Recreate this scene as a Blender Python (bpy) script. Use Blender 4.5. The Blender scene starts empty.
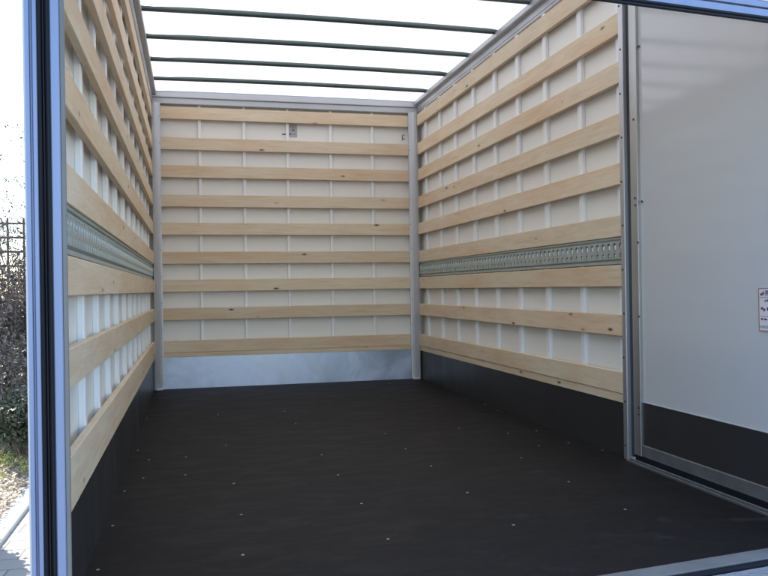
import bpy, bmesh, math, random
from mathutils import Matrix, Vector
random.seed(7)
S = bpy.context.scene
COL = S.collection
# ---------------------------------------------------------------- camera
RX, RY, RZ = 0.0003, 0.0146, -0.2393
Rm = Matrix.Rotation(RZ, 3, 'Z') @ Matrix.Rotation(RX, 3, 'X') @ Matrix.Rotation(RY, 3, 'Y')
cam = bpy.data.cameras.new('camera'); camo = bpy.data.objects.new('camera', cam); COL.objects.link(camo)
M4 = Matrix((( Rm[0][0], Rm[0][2], -Rm[0][1], 0.2778),
             ( Rm[1][0], Rm[1][2], -Rm[1][1], -1.8278),
             ( Rm[2][0], Rm[2][2], -Rm[2][1], 0.7542),
             (0, 0, 0, 1)))
camo.matrix_world = M4
cam.sensor_width = 36; cam.lens = 36*788.5/768; cam.clip_start = .02; cam.clip_end = 500
S.camera = camo
# ---------------------------------------------------------------- light
SUN = Vector((-.42, .62, .68)).normalized()
w = bpy.data.worlds.new('World'); S.world = w; w.use_nodes = True
nt = w.node_tree; nt.nodes.clear()
sky = nt.nodes.new('ShaderNodeTexSky'); sky.sky_type = 'NISHITA'; sky.sun_disc = False
sky.sun_elevation = math.asin(SUN.z); sky.sun_rotation = math.atan2(SUN.x, SUN.y)
sky.air_density = 1.0; sky.dust_density = .4; sky.ozone_density = 2.5
bg = nt.nodes.new('ShaderNodeBackground'); bg.inputs['Strength'].default_value = .15
wo = nt.nodes.new('ShaderNodeOutputWorld')
nt.links.new(sky.outputs[0], bg.inputs[0]); nt.links.new(bg.outputs[0], wo.inputs[0])
sl = bpy.data.lights.new('sun', 'SUN'); sl.energy = 4.0; sl.angle = math.radians(.5); sl.color = (1, .95, .87)
so = bpy.data.objects.new('sun', sl); COL.objects.link(so)
so.rotation_euler = SUN.to_track_quat('Z', 'Y').to_euler(); so.location = (-4, 5, 8)
S.view_settings.view_transform = 'Standard'; S.view_settings.look = 'None'
S.view_settings.exposure = 1.7; S.view_settings.gamma = 1
S.render.engine = 'CYCLES'
S.cycles.max_bounces = 10; S.cycles.diffuse_bounces = 6; S.cycles.glossy_bounces = 4

# ---------------------------------------------------------------- materials
def mat(name, col=(.5,.5,.5), rough=.5, metal=0.0, spec=.5):
    m = bpy.data.materials.new(name); m.use_nodes = True
    b = m.node_tree.nodes['Principled BSDF']
    b.inputs['Base Color'].default_value = (*col, 1); b.inputs['Roughness'].default_value = rough
    b.inputs['Metallic'].default_value = metal; b.inputs['Specular IOR Level'].default_value = spec
    return m, m.node_tree, b
def N(t, typ, **k):
    n = t.nodes.new(typ)
    for a, v in k.items():
        if a in ('operation', 'blend_type', 'data_type', 'feature', 'noise_dimensions', 'distance'): setattr(n, a, v)
        else: n.inputs[a.replace('_', ' ')].default_value = v
    return n
def ramp(t, src, stops):
    r = t.nodes.new('ShaderNodeValToRGB'); t.links.new(src, r.inputs[0])
    e = r.color_ramp.elements
    while len(e) < len(stops): e.new(.5)
    for i, (p, c) in enumerate(stops): e[i].position = p; e[i].color = (*c, 1) if len(c) == 3 else c
    return r.outputs[0]
def g(v): return (v, v, v)
def objco(t, scale=(1,1,1), rand=False):
    tc = t.nodes.new('ShaderNodeTexCoord'); mp = t.nodes.new('ShaderNodeMapping')
    t.links.new(tc.outputs['Object'], mp.inputs[0]); mp.inputs['Scale'].default_value = scale
    if rand:
        oi = t.nodes.new('ShaderNodeObjectInfo'); c = t.nodes.new('ShaderNodeVectorMath'); c.operation = 'SCALE'
        c.inputs[0].default_value = (37.3, 11.7, 23.9)
        t.links.new(oi.outputs['Random'], c.inputs['Scale']); a = t.nodes.new('ShaderNodeVectorMath'); a.operation = 'ADD'
        t.links.new(tc.outputs['Object'], a.inputs[0]); t.links.new(c.outputs[0], a.inputs[1]); t.links.new(a.outputs[0], mp.inputs[0])
        return mp.outputs[0], oi.outputs['Random']
    return mp.outputs[0]
def noisy(name, c1, c2, scale, rough, metal=0, stretch=(1,1,1), r2=None, bump=0, spec=.5, detail=4):
    m, t, b = mat(name, c1, rough, metal, spec)
    v = objco(t, stretch); n = N(t, 'ShaderNodeTexNoise', Scale=scale, Detail=detail); t.links.new(v, n.inputs['Vector'])
    t.links.new(ramp(t, n.outputs[0], [(.3, c1), (.7, c2)]), b.inputs['Base Color'])
    if r2 is not None: t.links.new(ramp(t, n.outputs[0], [(.3, g(rough)), (.7, g(r2))]), b.inputs['Roughness'])
    if bump:
        bp = N(t, 'ShaderNodeBump', Strength=bump, Distance=.01); t.links.new(n.outputs[0], bp.inputs['Height']); t.links.new(bp.outputs[0], b.inputs['Normal'])
    return m
def wood():
    m, t, b = mat('spruce', (.6,.45,.28), .62, 0, .3)
    v, rnd = objco(t, (1,1,1), True)
    mp = t.nodes.new('ShaderNodeMapping'); mp.inputs['Scale'].default_value = (1.1, 14, 14); t.links.new(v, mp.inputs[0])
    # distort by low noise so that grain wanders
    n0 = N(t, 'ShaderNodeTexNoise', Scale=2.0, Detail=2); t.links.new(mp.outputs[0], n0.inputs['Vector'])
    mx = t.nodes.new('ShaderNodeVectorMath'); mx.operation = 'MULTIPLY_ADD'
    t.links.new(n0.outputs['Color'], mx.inputs[0]); mx.inputs[1].default_value = (.0, 1.3, 1.3); t.links.new(mp.outputs[0], mx.inputs[2])
    n1 = N(t, 'ShaderNodeTexNoise', Scale=3.5, Detail=6, Roughness=.6); t.links.new(mx.outputs[0], n1.inputs['Vector'])
    base = ramp(t, n1.outputs[0], [(.28, (.66,.53,.365)), (.5, (.745,.615,.445)), (.72, (.79,.675,.52))])
    # broad tone changes, pinkish heartwood patches
    n2 = N(t, 'ShaderNodeTexNoise', Scale=1.3, Detail=2); 
    mp2 = t.nodes.new('ShaderNodeMapping'); mp2.inputs['Scale'].default_value = (1, 5, 5); t.links.new(v, mp2.inputs[0]); t.links.new(mp2.outputs[0], n2.inputs['Vector'])
    pk = t.nodes.new('ShaderNodeMix'); pk.data_type = 'RGBA'; pk.blend_type = 'MULTIPLY'
    t.links.new(ramp(t, n2.outputs[0], [(.42, g(0)), (.7, g(.8))]), pk.inputs[0]); t.links.new(base, pk.inputs[6]); pk.inputs[7].default_value = (.95,.80,.70,1)
    # knots
    mp3 = t.nodes.new('ShaderNodeMapping'); mp3.inputs['Scale'].default_value = (4.2, 9, 12); t.links.new(v, mp3.inputs[0])
    vo = t.nodes.new('ShaderNodeTexVoronoi'); vo.inputs['Scale'].default_value = 1.0; t.links.new(mp3.outputs[0], vo.inputs['Vector'])
    sep = t.nodes.new('ShaderNodeSeparateColor'); t.links.new(vo.outputs['Color'], sep.inputs[0])
    gt = t.nodes.new('ShaderNodeMath'); gt.operation = 'GREATER_THAN'; gt.inputs[1].default_value = .30; t.links.new(sep.outputs[0], gt.inputs[0])
    kr = ramp(t, vo.outputs['Distance'], [(.045, g(1)), (.075, g(.5)), (.13, g(0))])
    km = t.nodes.new('ShaderNodeMath'); km.operation = 'MULTIPLY'; t.links.new(kr, km.inputs[0]); t.links.new(gt.outputs[0], km.inputs[1])
    k2 = t.nodes.new('ShaderNodeMix'); k2.data_type = 'RGBA'; t.links.new(km.outputs[0], k2.inputs[0]); t.links.new(pk.outputs[2], k2.inputs[6]); k2.inputs[7].default_value = (.10,.05,.03,1)
    # per board tone
    hs = t.nodes.new('ShaderNodeHueSaturation'); t.links.new(k2.outputs[2], hs.inputs['Color'])
    mr = t.nodes.new('ShaderNodeMapRange'); t.links.new(rnd, mr.inputs[0]); mr.inputs[3].default_value = .90; mr.inputs[4].default_value = 1.02
    t.links.new(mr.outputs[0], hs.inputs['Value']); t.links.new(hs.outputs[0], b.inputs['Base Color'])
    bp = N(t, 'ShaderNodeBump', Strength=.15, Distance=.004); t.links.new(n1.outputs[0], bp.inputs['Height']); t.links.new(bp.outputs[0], b.inputs['Normal'])
    return m
WOOD = wood()
SKIN = noisy('wall_skin_white', (.82,.80,.755), (.86,.84,.795), 1.5, .38, r2=.5, bump=.02)
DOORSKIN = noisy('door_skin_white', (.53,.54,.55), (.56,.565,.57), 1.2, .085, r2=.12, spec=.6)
UPR = noisy('upright_white', (.84,.85,.86), (.88,.885,.89), 4, .35)
ALU = noisy('aluminium', (.50,.51,.54), (.56,.57,.60), 3, .42, .5, (1,1,1), .5)
ALUD = noisy('aluminium_dull', (.15,.152,.158), (.20,.202,.208), 5, .45, .5, (3,3,3), .55)
PAINT = noisy('portal_aluminium', (.225,.275,.42), (.265,.315,.47), 4, .32, .2, (6,6,.5), .36)
RUBBER = noisy('black_rubber', (.006,.007,.012), (.009,.010,.017), 8, .4, 0, (9,9,1), .6, spec=.25)
SLOT = mat('dark_green_seal_hole_shade', (.02,.03,.032), .5)[0]
BARM = noisy('roof_bar_steel', (.07,.10,.10), (.10,.13,.125), 6, .32, .3)
GALV = noisy('galvanised_steel', (.42,.47,.45), (.50,.55,.52), 16, .38, .6, (1,1,1), .55)
LIP = noisy('lip_shade_grey', (.17,.165,.16), (.21,.205,.20), 5, .5, .1)  # dull grey carries the shade of the inward facing lip
SCREW = mat('zinc_screw', (.42,.42,.43), .45, .5)[0]
DARKDOT = mat('dark_rivet', (.05,.04,.04), .5)[0]
def kickback():
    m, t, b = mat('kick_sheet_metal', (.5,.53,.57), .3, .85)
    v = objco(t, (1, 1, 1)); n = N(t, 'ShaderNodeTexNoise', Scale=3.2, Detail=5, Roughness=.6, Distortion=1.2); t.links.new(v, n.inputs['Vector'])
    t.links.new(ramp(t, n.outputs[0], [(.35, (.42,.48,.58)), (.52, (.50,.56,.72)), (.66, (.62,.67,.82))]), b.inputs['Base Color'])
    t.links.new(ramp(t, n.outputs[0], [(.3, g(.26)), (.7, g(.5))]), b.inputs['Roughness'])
    return m
DFRAME = noisy('door_frame_grey', (.46,.46,.455), (.52,.52,.515), 4, .38, .85)
POSTM = noisy('post_aluminium', (.50,.50,.53), (.56,.56,.59), 3, .4, .8)
SILLM = noisy('worn_sill', (.20,.205,.21), (.30,.305,.31), 9, .5, .4, r2=.65)
KICKB = kickback()
def phenolic(name, c1, c2, rough, scuff):
    m, t, b = mat(name, c1, rough, 0, .2)
    v = objco(t); n = N(t, 'ShaderNodeTexNoise', Scale=1.4, Detail=5, Roughness=.6); t.links.new(v, n.inputs['Vector'])
    mp = t.nodes.new('ShaderNodeMapping'); mp.inputs['Scale'].default_value = (2.0, 5.0, 1); mp.inputs['Rotation'].default_value = (0, 0, .35)
    t.links.new(v, mp.inputs[0])
    s = N(t, 'ShaderNodeTexNoise', Scale=2.2, Detail=7, Roughness=.68, Distortion=.6); t.links.new(mp.outputs[0], s.inputs['Vector'])
    base = ramp(t, n.outputs[0], [(.3, c1), (.7, c2)])
    mx = t.nodes.new('ShaderNodeMix'); mx.data_type = 'RGBA'
    t.links.new(ramp(t, s.outputs[0], [(.57, g(0)), (.74, g(scuff))]), mx.inputs[0]); t.links.new(base, mx.inputs[6]); mx.inputs[7].default_value = (.10,.095,.09,1)
    t.links.new(mx.outputs[2], b.inputs['Base Color'])
    t.links.new(ramp(t, s.outputs[0], [(.35, g(rough)), (.7, g(rough+.14))]), b.inputs['Roughness'])
    wv = N(t, 'ShaderNodeTexVoronoi', Scale=260.0); t.links.new(v, wv.inputs['Vector'])
    bp = N(t, 'ShaderNodeBump', Strength=.12, Distance=.001); t.links.new(wv.outputs['Distance'], bp.inputs['Height']); t.links.new(bp.outputs[0], b.inputs['Normal'])
    return m
FLOORM = phenolic('phenolic_floor', (.0078,.0068,.0067), (.012,.0104,.0102), .6, .32)
KICKD = phenolic('phenolic_kick', (.032,.030,.0295), (.038,.036,.0355), .3, .12)
def membrane():
    m = bpy.data.materials.new('translucent_roof_sheet'); m.use_nodes = True; t = m.node_tree; t.nodes.clear()
    v = objco(t); n = N(t, 'ShaderNodeTexNoise', Scale=1.1, Detail=3); t.links.new(v, n.inputs['Vector'])
    c = ramp(t, n.outputs[0], [(.3, (.60,.585,.565)), (.7, (.64,.62,.60))])
    tr = t.nodes.new('ShaderNodeBsdfTranslucent'); df = t.nodes.new('ShaderNodeBsdfDiffuse'); mx = t.nodes.new('ShaderNodeMixShader'); o = t.nodes.new('ShaderNodeOutputMaterial')
    t.links.new(c, tr.inputs[0]); df.inputs[0].default_value = (.8,.8,.79,1); mx.inputs[0].default_value = .45
    t.links.new(tr.outputs[0], mx.inputs[1]); t.links.new(df.outputs[0], mx.inputs[2]); t.links.new(mx.outputs[0], o.inputs[0])
    return m
MEMB = membrane()

# ---------------------------------------------------------------- mesh helpers
class MB:
    def __init__(s): s.bm = bmesh.new()
    def box(s, x0, x1, y0, y1, z0, z1, bev=0):
        r = bmesh.ops.create_cube(s.bm, size=1)
        for v in r['verts']:
            v.co = Vector(((x0+x1)/2 + v.co.x*(x1-x0), (y0+y1)/2 + v.co.y*(y1-y0), (z0+z1)/2 + v.co.z*(z1-z0)))
        if bev:
            es = list({e for v in r['verts'] for e in v.link_edges})
            bmesh.ops.bevel(s.bm, geom=es, offset=bev, segments=1, affect='EDGES')
        return s
    def prism(s, pts, a0, a1, axis='z'):
        def P(p, a):
            return {'z': (p[0], p[1], a), 'x': (a, p[0], p[1]), 'y': (p[0], a, p[1])}[axis]
        A = [s.bm.verts.new(P(p, a0)) for p in pts]; B = [s.bm.verts.new(P(p, a1)) for p in pts]
        n = len(pts)
        s.bm.faces.new(A); s.bm.faces.new(B)
        for i in range(n): s.bm.faces.new((A[i], A[(i+1) % n], B[(i+1) % n], B[i]))
        return s
    def tube(s, pts, rads, seg=8):
        rings = []
        for i, p in enumerate(pts):
            p = Vector(p); q = Vector(pts[min(i+1, len(pts)-1)]) - Vector(pts[max(i-1, 0)])
            d = q.normalized(); u = d.orthogonal().normalized(); v = d.cross(u)
            r = rads[i] if isinstance(rads, (list, tuple)) else rads
            rings.append([s.bm.verts.new(p + (u*math.cos(2*math.pi*k/seg) + v*math.sin(2*math.pi*k/seg))*r) for k in range(seg)])
        for a, b in zip(rings, rings[1:]):
            for k in range(seg): s.bm.faces.new((a[k], a[(k+1) % seg], b[(k+1) % seg], b[k]))
        s.bm.faces.new(rings[0][::-1]); s.bm.faces.new(rings[-1]); return s
    def disc(s, c, r, h, axis='z', seg=10):
        c = Vector(c); d = {'x': Vector((1,0,0)), 'y': Vector((0,1,0)), 'z': Vector((0,0,1))}[axis]
        return s.tube([c, c + d*h], r, seg)
    def quad(s, *ps): s.bm.faces.new([s.bm.verts.new(p) for p in ps]); return s
    def build(s, name, m, parent=None, loc=(0,0,0), rot=(0,0,0), smooth=False):
        bmesh.ops.recalc_face_normals(s.bm, faces=s.bm.faces)
        me = bpy.data.meshes.new(name); s.bm.to_mesh(me); s.bm.free()
        me.materials.append(m)
        if smooth:
            for p in me.polygons: p.use_smooth = True
        o = bpy.data.objects.new(name, me); COL.objects.link(o)
        o.location = loc; o.rotation_euler = rot
        if parent: o.parent = parent
        return o
def thing(name, label, cat, loc=(0,0,0), rz=0, group=None, kind=None):
    o = bpy.data.objects.new(name, None); COL.objects.link(o); o.empty_display_size = .1
    o.location = loc; o.rotation_euler = (0,0,rz); tag(o, label, cat, group, kind); return o
def tag(o, label=None, cat=None, group=None, kind=None):
    if label: o['label'] = label
    if cat: o['category'] = cat
    if group: o['group'] = group
    if kind or cat: o['kind'] = kind or 'thing'
    return o
def copy(o, loc, parent=None, label=None, rot=None):
    c = o.copy(); COL.objects.link(c); c.location = loc; c.parent = parent or o.parent
    if rot is not None: c.rotation_euler = rot
    if label: c['label'] = label
    return c

# ---------------------------------------------------------------- dimensions
W, D = 2.1, 4.472
BZ = [2.1818, 1.9444, 1.7298, 1.5037, 1.2864, 1.0604, .8421, .6228, .3727]
BH, BT = .094, .022
UPX = [-.004+.0, .3554, .6983, 1.0424, 1.3914, 1.7379, 2.085]
UPY = [3.8955, 3.5329, 3.1595, 2.777, 2.4215, 2.0577, 1.67, 4.262]
YR = 1.25
SK = .11
def fy(x): return SK*x - .12

def board(parent, L, loc, rot=(0,0,0), h=BH, t=BT, name='board'):
    # length on local x from 0..L, thickness on local y 0..t (front face y=0), z from -h..0
    m = MB(); m.box(0, L, 0, t, -h, 0, .0018)
    return m.build(name, WOOD, parent, loc, rot)

# ---------------------------------------------------------------- floor
fl = MB(); fl.prism([(-.03, fy(-.03)+.001), (W+.03, fy(W)+.001), (W+.03, D+.04), (-.03, D+.04)], -.03, 0)
fl = fl.build('floor', FLOORM); tag(fl, 'dark brown anti slip plywood floor of the cargo box', 'floor', kind='structure')
scr = [(404,88),(575,80),(670,192),(712,243),(228,204),(322,197),(213,251),(321,243),(445,265),(464,345),(468,448),(165,285),(135,373),(97,486),(425,167),(222,97),(199,180),(603,112)]
scr = [(60+x/2.56, 380+y/2.56) for x, y in scr]
scr += [(340+x/2.56, 370+y/2.56) for x, y in [(127,35),(305,150),(404,103),(430,162),(503,156),(509,194),(585,187),(464,225),(585,286),(233,246),(116,163),(326,314),(55,342),(444,397),(123,433),(730,357),(672,205),(168,202),(372,88)]]
SP = [(0.23,3.24),(0.24,2.71)]
C0 = Vector((0.2778, -1.8278, .7542))
first = None
for k, (u, v) in enumerate(scr):
    d = Rm @ Vector(((u-384)/788.5, 1, -(v-288)/788.5)); p = C0 - d*(C0.z/d.z)
    if first is None:
        first = MB().disc((0,0,-.002),   .0048, .003, 'z', 10).build('screw', SCREW, fl, (p.x, p.y, 0))
    else: copy(first, (p.x, p.y, 0), fl)

# ---------------------------------------------------------------- back wall
bw = thing('back_wall', 'white end wall with nine wooden slats above a shiny bluish metal kick sheet', 'wall', (W/2, D, 0))
o = -W/2
MB().box(o-.06, o+W+.06, .043, .075, -.02, 2.36).build('wall_panel', SKIN, bw)
u0 = None
for x in UPX:
    if u0 is None: u0 = MB().box(-.012, .012, .0225, .043, .2, 2.21, .003).build('upright', UPR, bw, (o+x+.03, 0, 0))
    else: copy(u0, (o+(x if x < 2 else 2.062), 0, 0), bw)
b0 = None
for z in BZ:
    if b0 is None: b0 = board(bw, W-.03, (o+.015, 0, z))
    else: copy(b0, (o+.015+random.uniform(-.002,.002), random.uniform(-.0015,.0015), z+random.uniform(-.0015,.0015)), bw)
MB().box(o+.015, o+W-.015, .003, .03, -.034, 0, .001).build('wooden_trim', WOOD, bw, (0, 0, BZ[8]-BH-.001))
MB().box(o-.01, o+W+.01, .008, .030, 0, BZ[8]-BH-.03).build('kick_sheet', KICKB, bw)
m = MB(); m.prism([(.042,2.200),(.004,2.200),(-.002,2.206),(-.002,2.246),(-.016,2.252),(-.016,2.262),(-.002,2.266),(-.002,2.300),(.042,2.300)], o-.02, o+W+.02, 'x')
m.build('top_rail', ALU, bw)
def bk(u, v, y):
    d = Rm @ Vector(((u-384)/788.5, 1, -(v-288)/788.5)); return C0 + d*((y-C0.y)/d.y)
# small marks on the wall between the first two slats
GREYL = mat('grey_label', (.43,.43,.44), .5)[0]; INK = mat('ink', (.06,.05,.08), .5)[0]
a, b = bk(288.5, 124.2, D+.04), bk(297.2, 137.5, D+.04)
lb = MB().box(a.x-W/2, b.x-W/2, .0415, .0435, b.z, a.z).build('faded_label', GREYL, bw)
m = MB()
for (u1, v1, u2, v2) in ((282,133.6,286.2,134.8),(289,133.6,291.2,134.8),(292,129.5,294.5,130.8),(292.3,127.6,294,128.3),(292.6,134,296,134.4)):
    a, b = bk(u1, v1, D+.04), bk(u2, v2, D+.04); MB().box(a.x-W/2, b.x-W/2, .0400, .0425, b.z, a.z).build('scribbled_mark', INK, lb)
m = MB()
for (u1, v1, u2, v2) in ((402,135,402.8,140.5),(403.3,134.6,404.6,135.4),(403.6,138,404.4,140)):
    a, b = bk(u1, v1, D+.04), bk(u2, v2, D+.04); MB().box(a.x-W/2, b.x-W/2, .0405, .0432, b.z, a.z).build('scribbled_mark', INK, bw)

# ---------------------------------------------------------------- lashing rail with keyholes
def lash(parent, L, loc, rot):
    # local x along wall, front towards -y ; z 0..0.118
    H = .1185
    r = MB(); r.box(0, L, .012, .015, 0, H); r.box(0, L, .004, .012, 0, .010, .001); r.box(0, L, .004, .012, H-.010, H, .001)
    rb = r.build('lashing_rail', GALV, parent, loc, rot)
    m = MB(); bm = m.bm
    z0, z1, zm = .022, .098, .053; n = int(L/.05); st = L/n
    def cell(x0, x1, za, zb, cx, cz, rx, rz):
        K = 12
        def ring(y, s=1.0): return [bm.verts.new((cx+rx*s*math.cos(2*math.pi*(k+.5)/K), y, cz+rz*s*math.sin(2*math.pi*(k+.5)/K))) for k in range(K)]
        def outer(k):
            a = 2*math.pi*(k+.5)/K; c, s_ = math.cos(a), math.sin(a)
            q = 1/max(abs(c)/1, abs(s_)/1)
            return (cx + (x1-cx if c > 0 else cx-x0)*c*q, 0.001, cz + (zb-cz if s_ > 0 else cz-za)*s_*q)
        I = ring(.001); J = ring(.009, .93)
        O = [bm.verts.new(outer(k)) for k in range(K)]
        for k in range(K):
            l = (k+1) % K
            bm.faces.new((O[k], O[l], I[l], I[k])); bm.faces.new((I[k], I[l], J[l], J[k]))
        # corner fill
        for k in range(K):
            l = (k+1) % K; a, b = O[k].co, O[l].co
            if abs(a.x-b.x) > 1e-6 and abs(a.z-b.z) > 1e-6:
                cc = bm.verts.new((x1 if a.x+b.x > 2*cx else x0, .001, zb if a.z+b.z > 2*cz else za)); bm.faces.new((O[k], O[l], cc))
    for i in range(n):
        x0 = i*st; x1 = x0+st; cx = (x0+x1)/2
        cell(x0, x1, zm, z1, cx, .076, .0150, .0185)
        cell(x0, x1, z0, zm, cx, .038, .0105, .0120)
    bmesh.ops.remove_doubles(bm, verts=bm.verts, dist=1e-5)
    m.quad((0,.001,z1), (L,.001,z1), (L,.012,z1+.006), (0,.012,z1+.006)); m.quad((0,.001,z0), (L,.001,z0), (L,.012,z0-.006), (0,.012,z0-.006))
    c = m.build('keyhole_channel', GALV, rb)
    MB().box(0, L, .0105, .0118, z0+.002, z1-.002).build('hole_shade_strip', SLOT, rb)  # dark seal colour stands in for the shade inside the keyholes
    m = MB()
    for i in range(n):
        cx = (i+.5)*st
        m.box(cx-.0045, cx+.0075, .0040, .010, .064, .084, .001); m.box(cx-.003, cx+.006, .0045, .010, .032, .042, .001)
    m.build('bright_spot_tabs', UPR, rb)['kind'] = 'stuff'  # white tabs added to imitate the bright spots inside the keyholes
    return rb

# ---------------------------------------------------------------- side walls
RAIL = {'L': [(.042,2.204),(.002,2.204),(-.003,2.210),(-.003,2.266),(-.030,2.268),(-.034,2.272),(-.034,2.300),(.042,2.300)],
        'R': [(.042,2.204),(.026,2.204),(.020,2.210),(.020,2.262),(-.004,2.266),(-.008,2.272),(-.008,2.300),(.042,2.300)]}
def side_wall(side, y0, y1, label, name):
    # local frame: local x runs along the wall, local -y faces the inside
    if side == 'L': loc, rz = (0, y0, 0), math.pi/2        # local x -> +Y, local y -> -X
    else:           loc, rz = (W, y1, 0), -math.pi/2       # local x -> -Y, local y -> +X
    t = thing(name, label, 'wall', loc, rz)
    L = y1-y0
    conv = (lambda y: y-y0) if side == 'L' else (lambda y: y1-y)
    MB().box(0, L+.03 if side == 'L' else L, .043, .062, -.12, 2.36).build('wall_panel', SKIN, t)
    ys = list(UPY)
    if side == 'L':
        ys += [1.31, .95, .59, .235]
    else: ys += [1.31]
    u = None
    for y in ys:
        x = conv(y)
        if u is None: u = MB().box(-.02, .02, .0225, .043, .2, 2.21, .003).build('upright', UPR, t, (x, 0, 0))
        else: copy(u, (x, 0, 0), t)
    b = None
    for z in BZ:
        if b is None: b = board(t, L-.02, (.01, 0, z))
        else: copy(b, (.01, random.uniform(-.0015,.0015), z+random.uniform(-.0015,.0015)), t)
    MB().box(.01, L-.01, .004, .03, -.040, 0, .001).build('wooden_trim', WOOD, t, (0, 0, BZ[8]-BH-.001))
    MB().box(.0, L, .010, .030, 0, BZ[8]-BH-.036).build('kick_plate', KICKD, t)
    lash(t, L-.02, (.01, .003, BZ[6]+.004), (0,0,0))
    m = MB(); m.prism(RAIL[side], 0, L, 'x'); m.build('top_rail', ALU, t)
    MB().box(0, L, RAIL[side][2][0]-.001, RAIL[side][2][0]+.0008, 2.222, 2.225).build('rail_groove', DARKDOT, t)
    return t, conv
lw, lconv = side_wall('L', -.03, D+.04, 'white left wall with wooden slats and a perforated metal lashing rail beside the door frame', 'left_wall')
rw, rconv = side_wall('R', YR-.005, D+.04, 'white slatted right wall with a perforated lashing rail ending at the side door', 'right_wall')
# top rail above the side door
m = MB(); m.prism(RAIL['R'], D+.04-YR+.006, D+.04-.13, 'x'); m.build('top_rail', ALU, rw)
# end post of the right wall, with screws
xe = rconv(YR)
m = MB(); m.box(xe-.004, xe+.034, -.010, .04, .0, 2.20, .003); m.box(xe+.034, xe+.044, -.018, .04, 0, 2.20, .003)
ep = m.build('end_post', POSTM, rw)
sc = None
for k in range(12):
    z = .06 + k*.19
    if sc is None: sc = MB().disc((0,-.003,0), .004, .003, 'y', 8).build('screw', DARKDOT, ep, (xe+.012, -.010, z))
    else: copy(sc, (xe+.012+(.004 if k % 2 else -.003), -.010, z), ep)

# ---------------------------------------------------------------- corner posts
def corner(label, loc, flip):
    t = thing('corner_post', label, 'post', loc, 0, 'aluminium corner posts')
    s = -1 if flip else 1
    pts = [(0,.0),(0,-.062),(.010,-.064),(.012,-.052),(.020,-.036),(.036,-.020),(.052,-.012),(.062,-.010),(.062,0)]
    pts = [(s*x, y) for x, y in pts]
    m = MB(); m.prism(pts, .004, 2.205); p = m.build('profile', ALU, t)
    e = None
    for k in range(11):
        z = .05 + k*.205
        if e is None: e = MB().disc((0,-.003,0), .0035, .003, 'y', 8).build('screw', DARKDOT, t, (s*.052, -.010, z))
        else: copy(e, (s*.052, -.010, z), t)
    MB().box(min(0,s*.06), max(0,s*.06), -.05, -.014, .0, .012, .002).build('foot', ALU, t)
    return t
corner('aluminium corner post between the left wall and the end wall', (.0, D-.0025, 0), False)
corner('aluminium corner post between the end wall and the right wall', (W, D-.0025, 0), True)

# ---------------------------------------------------------------- roof
rf = thing('roof', 'translucent white roof sheet resting on dark steel cross bars', 'roof', (W/2, 2.2, 2.33))
m = MB(); n = 14; ysr = [-2.32, -1.5, -.5, .5, 1.4, 1.9, 2.1, 2.22, 2.31]
def rz_(x, y):
    e = max(0, (y-1.9)/.41)
    return -.022 - .016*e*e + .052*(1-(x/(W/2+.05))**4) * (1-e*e)
gr = [[m.bm.verts.new((-W/2-.05+(W+.1)*i/n, y, rz_(-W/2-.05+(W+.1)*i/n, y))) for i in range(n+1)] for y in ysr]
for a_, b_ in zip(gr, gr[1:]):
    for i in range(n): m.bm.faces.new((a_[i], a_[i+1], b_[i+1], b_[i]))
m.build('roof_sheet', MEMB, rf)
bar = None
for y in (4.135, 3.6419, 3.1598, 2.6747, 2.1624, 1.66, 1.16, .66, .2):
    if bar is None: bar = MB().tube([(-W/2+.03,0,0), (-W/4,0,.006), (0,0,.008), (W/4,0,.006), (W/2+.03,0,0)], .0165, 16).build('roof_bar', BARM, rf, (0, y-2.2, -.022), smooth=True)
    else: copy(bar, (0, y-2.2, -.022), rf)

# ---------------------------------------------------------------- side door
sd = thing('side_door', 'large smooth white side door with dark lower strip and a safety sticker', 'door', (W, .65, 0))
Y0, Y1 = .135, 1.183        # world
def L_(y): return y-.65
MB().box(.012, .05, L_(Y0), L_(Y1), .26, 2.2).build('door_panel', DOORSKIN, sd)
MB().box(.009, .05, L_(Y0), L_(Y1), .05, .259).build('kick_plate', KICKD, sd)
MB().box(.0065, .012, L_(Y0)+.05, L_(Y1)-.054, .259, .2635, .001).build('kick_trim', ALU, sd)
m = MB(); m.box(-.002, .03, L_(1.128), L_(Y1), .033, 2.195, .002); m.box(0, .03, L_(Y0), L_(1.1275), 2.15, 2.195, .002); m.box(-.002, .03, L_(Y0)-.04, L_(Y0)-.001, .033, 2.195, .002)
fr = m.build('door_edge_frame', DFRAME, sd)
MB().box(.001, .03, L_(Y0), L_(1.1275), .033, .082, .002).build('bottom_frame', ALUD, sd)
MB().box(.0, .03, L_(Y1)+.001, L_(1.2055), .02, 2.195).build('door_seal', SLOT, sd)
MB().box(.004, .05, L_(Y0)-.04, L_(Y1), .010, .032).build('bottom_seal', RUBBER, sd)
rv = None
for (y, z) in ((1.148,1.118),(1.112,1.10),(1.145,1.088),(1.143,.235),(1.143,.208),(1.098,.222),(1.12,1.75),(1.13,.93),(1.13,.62),(1.15,1.45)):
    if rv is None: rv = MB().disc((-.0035,0,0), .0048, .004, 'x', 8).build('rivet', DARKDOT, sd, (-.001, L_(y), z))
    else: copy(rv, (-.001 if y > 1.128 else .009, L_(y), z), sd)
# floor threshold under the door
m = MB(); m.box(-.03, .004, L_(.11), L_(1.2), .0005, .004); m.box(-.031, -.025, L_(.11), L_(1.2), .004, .010, .001); m.box(-.012, -.005, L_(.11), L_(1.2), .004, .014, .001)
m.build('threshold_strip', ALUD, sd)
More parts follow.
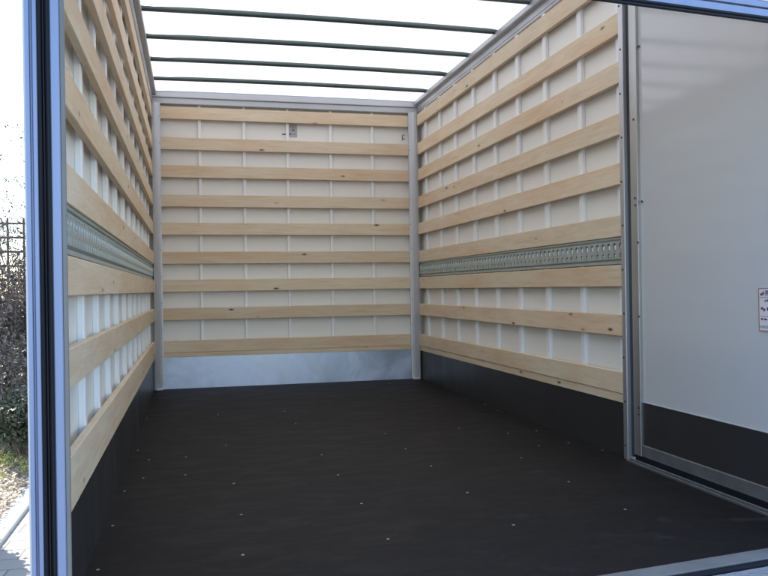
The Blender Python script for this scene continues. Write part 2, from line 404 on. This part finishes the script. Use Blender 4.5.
# sticker
STW = mat('sticker_white', (.72,.68,.72), .35)[0]; STO = mat('sticker_orange', (.42,.17,.12), .4)[0]; STP = mat('sticker_pink', (.60,.32,.36), .4)[0]; STG = mat('sticker_grey', (.36,.42,.46), .4)[0]
zt, zb = .737, .594; ya, yb = .424, .315
st = MB().box(.0085, .0118, L_(yb), L_(ya), zb, zt).build('safety_sticker', STW, sd)
def strip(mm, y1, y0, z0, z1, d=.0075): mm.box(d, .0085, L_(ya-y1), L_(ya-y0), zt-z1, zt-z0)
m = MB(); strip(m, .109, 0, 0, .003); strip(m, .109, 0, .140, .143); strip(m, .003, 0, .0035, .1395); strip(m, .109, .105, .0045, .1385); m.build('border', STO, st)
for q in ((.030,.0325),(.092,.094)): m = MB(); strip(m, .104, .005, *q); m.build('divider', STP, st)
for q in ((.005,.124,.132),(.030,.008,.026)): m = MB(); strip(m, .104, *q); m.build('grey_field', STG, st)
for (y0, z0, w_, h_) in ((.010,.018,.008,.007),(.020,.012,.005,.010),(.030,.040,.006,.005),(.040,.038,.008,.006),(.052,.042,.010,.004),(.012,.064,.008,.007),(.023,.068,.007,.008),(.012,.100,.007,.006),(.026,.101,.012,.005),(.045,.100,.010,.006),(.062,.101,.008,.006),(.040,.064,.010,.010),(.056,.062,.006,.014),(.07,.064,.012,.01),(.034,.010,.03,.003),(.034,.016,.05,.003)):
    m = MB(); strip(m, y0+w_, y0, z0, z0+h_, .007); m.build('symbol', INK, st)

# ---------------------------------------------------------------- door frame (rear portal), slightly skewed to the box
an = math.atan(SK); cs = 1/math.cos(an)
pf = thing('door_frame', 'bluish aluminium door frame with black rubber seal around the cargo opening', 'door frame', (0, -.12, 0), an)
XR = 2.175*cs
def post(sgn, x0):
    X = lambda a: x0 + sgn*a
    def bx(m, a, b, y0, y1, bev=.0012, z0=-.10, z1=2.29): m.box(min(X(a),X(b)), max(X(a),X(b)), y0, y1, z0, z1, bev)
    m = MB()
    bx(m, -.041, -.0325, -.006, .08); bx(m, -.0325, -.0275, .004, .08); bx(m, -.0275, -.0185, -.002, .08)
    bx(m, .0055, .0235, .000, .06, .002); bx(m, -.0185, .0055, .02, .08)
    p = m.build('jamb', PAINT, pf)
    m = MB(); bx(m, .0237, .0330, .003, .03); m.build('inner_lip', LIP, pf)
    m = MB(); m2 = m
    bx(m, -.0183, -.0105, -.004, .0195, .003); bx(m, -.0103, -.0035, .004, .0195, .002); bx(m, -.0033, .0052, -.003, .0195, .003)
    m.build('rubber_seal', RUBBER, pf)
post(1, 0); post(-1, XR)
a0, a1 = .024, XR-.024
m = MB()
for (z0, z1, y0) in ((1.5095, 1.530, .000), (1.5305,1.534,.006), (1.5345,1.552,-.002)): m.box(a0, a1, y0, .012, z0, z1, .001)
m.build('header', PAINT, pf)
MB().box(a0, a1, .004, .05, 1.556, 2.29).build('header_panel', SKIN, pf)
m = MB(); m.box(a0, a1, -.002, .008, 1.493, 1.5015, .002); m.box(a0, a1, -.004, .008, 1.5017, 1.5092, .002); m.build('header_seal', RUBBER, pf)
m = MB(); m.box(a0, a1, -.062, .0, -.10, .0045, .001); m.build('sill', SILLM, pf)
MB().box(a0, a1, -.086, -.0625, -.10, .002, .004).build('sill_seal', RUBBER, pf)
def tread():
    m, t, b = mat('tread_plate', (.55,.6,.68), .3, .5)
    v = objco(t); n = N(t, 'ShaderNodeTexVoronoi', Scale=90.0); t.links.new(v, n.inputs['Vector'])
    bp = N(t, 'ShaderNodeBump', Strength=.8, Distance=.003); t.links.new(n.outputs['Distance'], bp.inputs['Height']); t.links.new(bp.outputs[0], b.inputs['Normal']); return m
MB().box(a0-.05, a1+.05, -.55, -.09, -.09, -.004, .004).build('step_plate', tread(), pf)

# ---------------------------------------------------------------- outside
GZ = -.95
soilm = noisy('ground_soil', (.06,.055,.05), (.09,.08,.07), 3, .9, bump=.4)
m = MB(); m.quad((-200,-200,GZ-.02), (200,-200,GZ-.02), (200,200,GZ-.02), (-200,200,GZ-.02)); tag(m.build('ground', soilm), 'bare brown ground around the lorry', 'ground', kind='structure')
def pavm():
    m, t, b = mat('block_paving', (.4,.38,.35), .8)
    tc = t.nodes.new('ShaderNodeTexCoord'); mp = t.nodes.new('ShaderNodeMapping'); t.links.new(tc.outputs['Object'], mp.inputs[0]); mp.inputs['Rotation'].default_value = (0,0,.06)
    br = t.nodes.new('ShaderNodeTexBrick'); t.links.new(mp.outputs[0], br.inputs['Vector']); br.inputs['Scale'].default_value = 1; br.inputs['Brick Width'].default_value = .3; br.inputs['Row Height'].default_value = .2
    br.inputs['Mortar Size'].default_value = .006; br.inputs['Color1'].default_value = (.27,.26,.24,1); br.inputs['Color2'].default_value = (.22,.21,.195,1); br.inputs['Mortar'].default_value = (.12,.11,.10,1)
    n = N(t, 'ShaderNodeTexNoise', Scale=30.0, Detail=6); t.links.new(tc.outputs['Object'], n.inputs['Vector'])
    mx = t.nodes.new('ShaderNodeMix'); mx.data_type = 'RGBA'; mx.blend_type = 'MULTIPLY'; mx.inputs[0].default_value = .5; t.links.new(br.outputs[0], mx.inputs[6]); t.links.new(n.outputs['Color'], mx.inputs[7])
    t.links.new(br.outputs[0], b.inputs['Base Color'])
    bp = N(t, 'ShaderNodeBump', Strength=.6, Distance=.01); bp.invert = True; t.links.new(br.outputs['Fac'], bp.inputs['Height']); t.links.new(bp.outputs[0], b.inputs['Normal']); return m
KX = -1.00
MB().box(KX+.001, 12, -12, 30, GZ-.05, GZ).build('paving', pavm()); tag(bpy.data.objects['paving'], 'sunlit grey block paving beside the lorry', 'paving', kind='structure')
kerbm = noisy('kerb_concrete', (.40,.39,.36), (.50,.48,.45), 14, .85, bump=.2)
kb = thing('kerb', 'pale concrete kerb edging the planting bed left of the lorry', 'kerb', (KX-.07, 8, GZ))
k0 = None
for i in range(20):
    if k0 is None: k0 = MB().box(-.07, .07, -.496, .496, -.1, .035, .008).build('kerb_stone', kerbm, kb, (0, -9.5, 0))
    else: copy(k0, (0, -9.5+i, 0), kb)
bedm = noisy('bed_soil', (.16,.13,.10), (.34,.28,.21), 9, .95, bump=.6)
m = MB(); nx, ny = 24, 70; vs = {}
for i in range(nx+1):
    for j in range(ny+1):
        x = KX-.14 - i*.2; y = -2 + j*.3
        vs[i, j] = m.bm.verts.new((x, y, GZ + .02 + (random.uniform(-.02,.05) + .03*min(i, 8)/2 if i else 0)))
for i in range(nx):
    for j in range(ny): m.bm.faces.new((vs[i,j], vs[i+1,j], vs[i+1,j+1], vs[i,j+1]))
bed = m.build('planting_bed', bedm, smooth=True); tag(bed, 'leaf strewn soil of the planting bed behind the kerb', 'soil', kind='structure')

def leafmat(name, c1, c2):
    m = bpy.data.materials.new(name); m.use_nodes = True; t = m.node_tree; b = t.nodes['Principled BSDF']; b.inputs['Roughness'].default_value = .55
    ge = t.nodes.new('ShaderNodeNewGeometry'); t.links.new(ramp(t, ge.outputs['Random Per Island'], [(0, c1), (1, c2)]), b.inputs['Base Color']); return m
LG = leafmat('leaves_olive', (.05,.07,.03), (.16,.18,.08)); LD = leafmat('leaves_dark', (.03,.04,.025), (.09,.10,.06))
LY = leafmat('leaves_yellow_green', (.22,.26,.04), (.45,.45,.10)); LT = leafmat('leaves_grey_brown', (.05,.04,.03), (.20,.17,.14)); LB = leafmat('leaves_dry', (.16,.11,.07), (.48,.40,.30)); TW = noisy('twig_bark', (.10,.075,.06), (.22,.17,.14), 20, .9)
def leaf(bm, p, s, nrm=None):
    d = Vector((random.gauss(0,1), random.gauss(0,1), random.gauss(0,1))).normalized() if nrm is None else (nrm+Vector((random.gauss(0,.35), random.gauss(0,.35), 0))).normalized()
    u = d.orthogonal().normalized(); u = Matrix.Rotation(random.uniform(0,6.28), 3, d) @ u; v = d.cross(u)
    s *= random.uniform(.6, 1.3)
    bm.faces.new([bm.verts.new(p + q) for q in (-u*s, -u*s*.2+v*s*.42, u*s, -u*s*.1-v*s*.42)])
def twigs(m, base, n, hgt, spread, leaves=None, r=.006, lf=.03, nl=6, top=None):
    for i in range(n):
        p = Vector(base) + Vector((random.gauss(0,spread*.25), random.gauss(0,spread*.25), 0))
        a = random.uniform(0, 6.28); tl = random.uniform(.1, .55)
        d = Vector((math.cos(a)*tl, math.sin(a)*tl, 1)).normalized(); L = hgt*random.uniform(.5, 1.05); pts = [p.copy()]
        for k in range(7):
            d = (d + Vector((random.gauss(0,.16), random.gauss(0,.16), random.gauss(.02,.1)))).normalized(); p = p + d*L/7; pts.append(p.copy())
            if k > 1:
                q = p.copy(); e = (d + Vector((random.gauss(0,.8), random.gauss(0,.8), random.gauss(0,.5)))).normalized(); bp = [q.copy()]
                for s in range(3):
                    e = (e + Vector((random.gauss(0,.25), random.gauss(0,.25), random.gauss(.05,.2)))).normalized(); q = q + e*L*.07; bp.append(q.copy())
                    if leaves is not None:
                        for _ in range(nl): leaf(leaves.bm, q + Vector((random.gauss(0,.03), random.gauss(0,.03), random.gauss(0,.03))), lf)
                m.tube(bp, [r*.45, r*.35, r*.25, r*.15], 4)
        m.tube(pts, [r*(1-.11*k) for k in range(8)], 5)
def shrub(name, label, base, n, h, spread, lm, lf, nl, r=.006, cat='shrub', group=None):
    t = thing(name, label, cat, base, 0, group); st = MB(); lv = MB(); twigs(st, (0,0,0), n, h, spread, lv, r, lf, nl)
    st.build('stems', TW, t); lv.build('leaves', lm, t); return t
shrub('evergreen_shrub', 'dense dark shrub low against the door frame behind the kerb', (-1.32, 6.6, GZ+.12), 90, .62, .38, LD, .03, 9)
shrub('twiggy_bush', 'grey brown twiggy bush below the trellis', (-1.75, 7.8, GZ+.16), 150, 1.0, .8, LT, .024, 3)
shrub('leafy_bush', 'tangled tall brown leafed bush growing up the lower trellis', (-1.95, 9.0, GZ+.2), 170, 1.8, .8, LT, .03, 3, .009)
shrub('climbing_plant', 'tall brown twiggy climbing plant with sparse leaves reaching above the trellis', (-1.78, 9.25, GZ+.2), 130, 3.2, .7, LT, .024, 4, .011, 'climbing plant')
rbush = thing('shadow_bush', 'round clipped bush added out of view to shade the paving', 'shrub', (-1.42, 4.05, GZ+.0))  # added bush, out of view, casts the rounded shadow on the paving
m = MB(); bmesh.ops.create_icosphere(m.bm, subdivisions=3, radius=1)
for v in m.bm.verts: v.co = Vector((v.co.x*.27, v.co.y*.30, .50+v.co.z*.46)) * (1+random.uniform(-.03,.03))
cc = [v.co.copy() for v in m.bm.verts]
m.build('crown', LG, rbush); m = MB()
for c in cc:
    for _ in range(6): leaf(m.bm, c + Vector([random.gauss(0,.025) for _ in range(3)]), .03)
m.build('leaves', LG, rbush)
# ground cover and dry leaves
m = MB()
for _ in range(9000):
    x = KX-.12-random.random()**1.3*1.6; y = random.uniform(3.5, 10); leaf(m.bm, Vector((x, y, GZ+.04+random.uniform(0,.05)+min(8,(KX-.1-x)/.2)*.015)), .022, Vector((0,0,1)))
tag(m.build('leaf_litter', LB), 'dry brown leaves scattered over the planting bed', 'leaf litter', kind='stuff')
m = MB()
for _ in range(70):
    cx = KX-.20-random.random()*.9; cy = random.uniform(4, 8)
    for _ in range(45):
        leaf(m.bm, Vector((random.gauss(cx,.07), random.gauss(cy,.10), GZ+.05+random.uniform(0,.09)+min(8,(KX-.1-cx)/.2)*.012)), .02)
tag(m.build('ground_cover', LY), 'yellow green ground cover in patches behind the kerb', 'ground cover', kind='stuff')
# trellis fence
tf = thing('trellis_fence', 'dark square wooden trellis standing behind the planting bed', 'fence', (-2.6, 9.6, GZ))
TRM = noisy('trellis_wood', (.10,.075,.06), (.18,.14,.11), 12, .8)
m = MB()
for i in range(20): m.box(-1.9+i*.2-.014, -1.9+i*.2+.014, -.008, .008, .1, 2.72)
for k in range(14): m.box(-1.95, 1.95, .0085, .024, .16+k*.19, .19+k*.19)
m.build('lattice', TRM, tf)
p0 = MB().box(-.04, .04, .025, .10, 0, 2.8, .006).build('post', TRM, tf, (-1.8, 0, 0)); copy(p0, (0,0,0), tf); copy(p0, (1.8,0,0), tf)
# far hedge that closes the horizon
hd = MB()
for _ in range(16000):
    x = random.uniform(-14, 3); hz = 1.35+.25*math.sin(x*1.7)+.15*math.sin(x*4.1)
    leaf(hd.bm, Vector((x, 22+random.gauss(0,.5), GZ+random.uniform(0,1)*hz+random.gauss(0,.05))), .10)
tag(hd.build('far_hedge', LD), 'low dark hedge far behind the trellis', 'hedge')
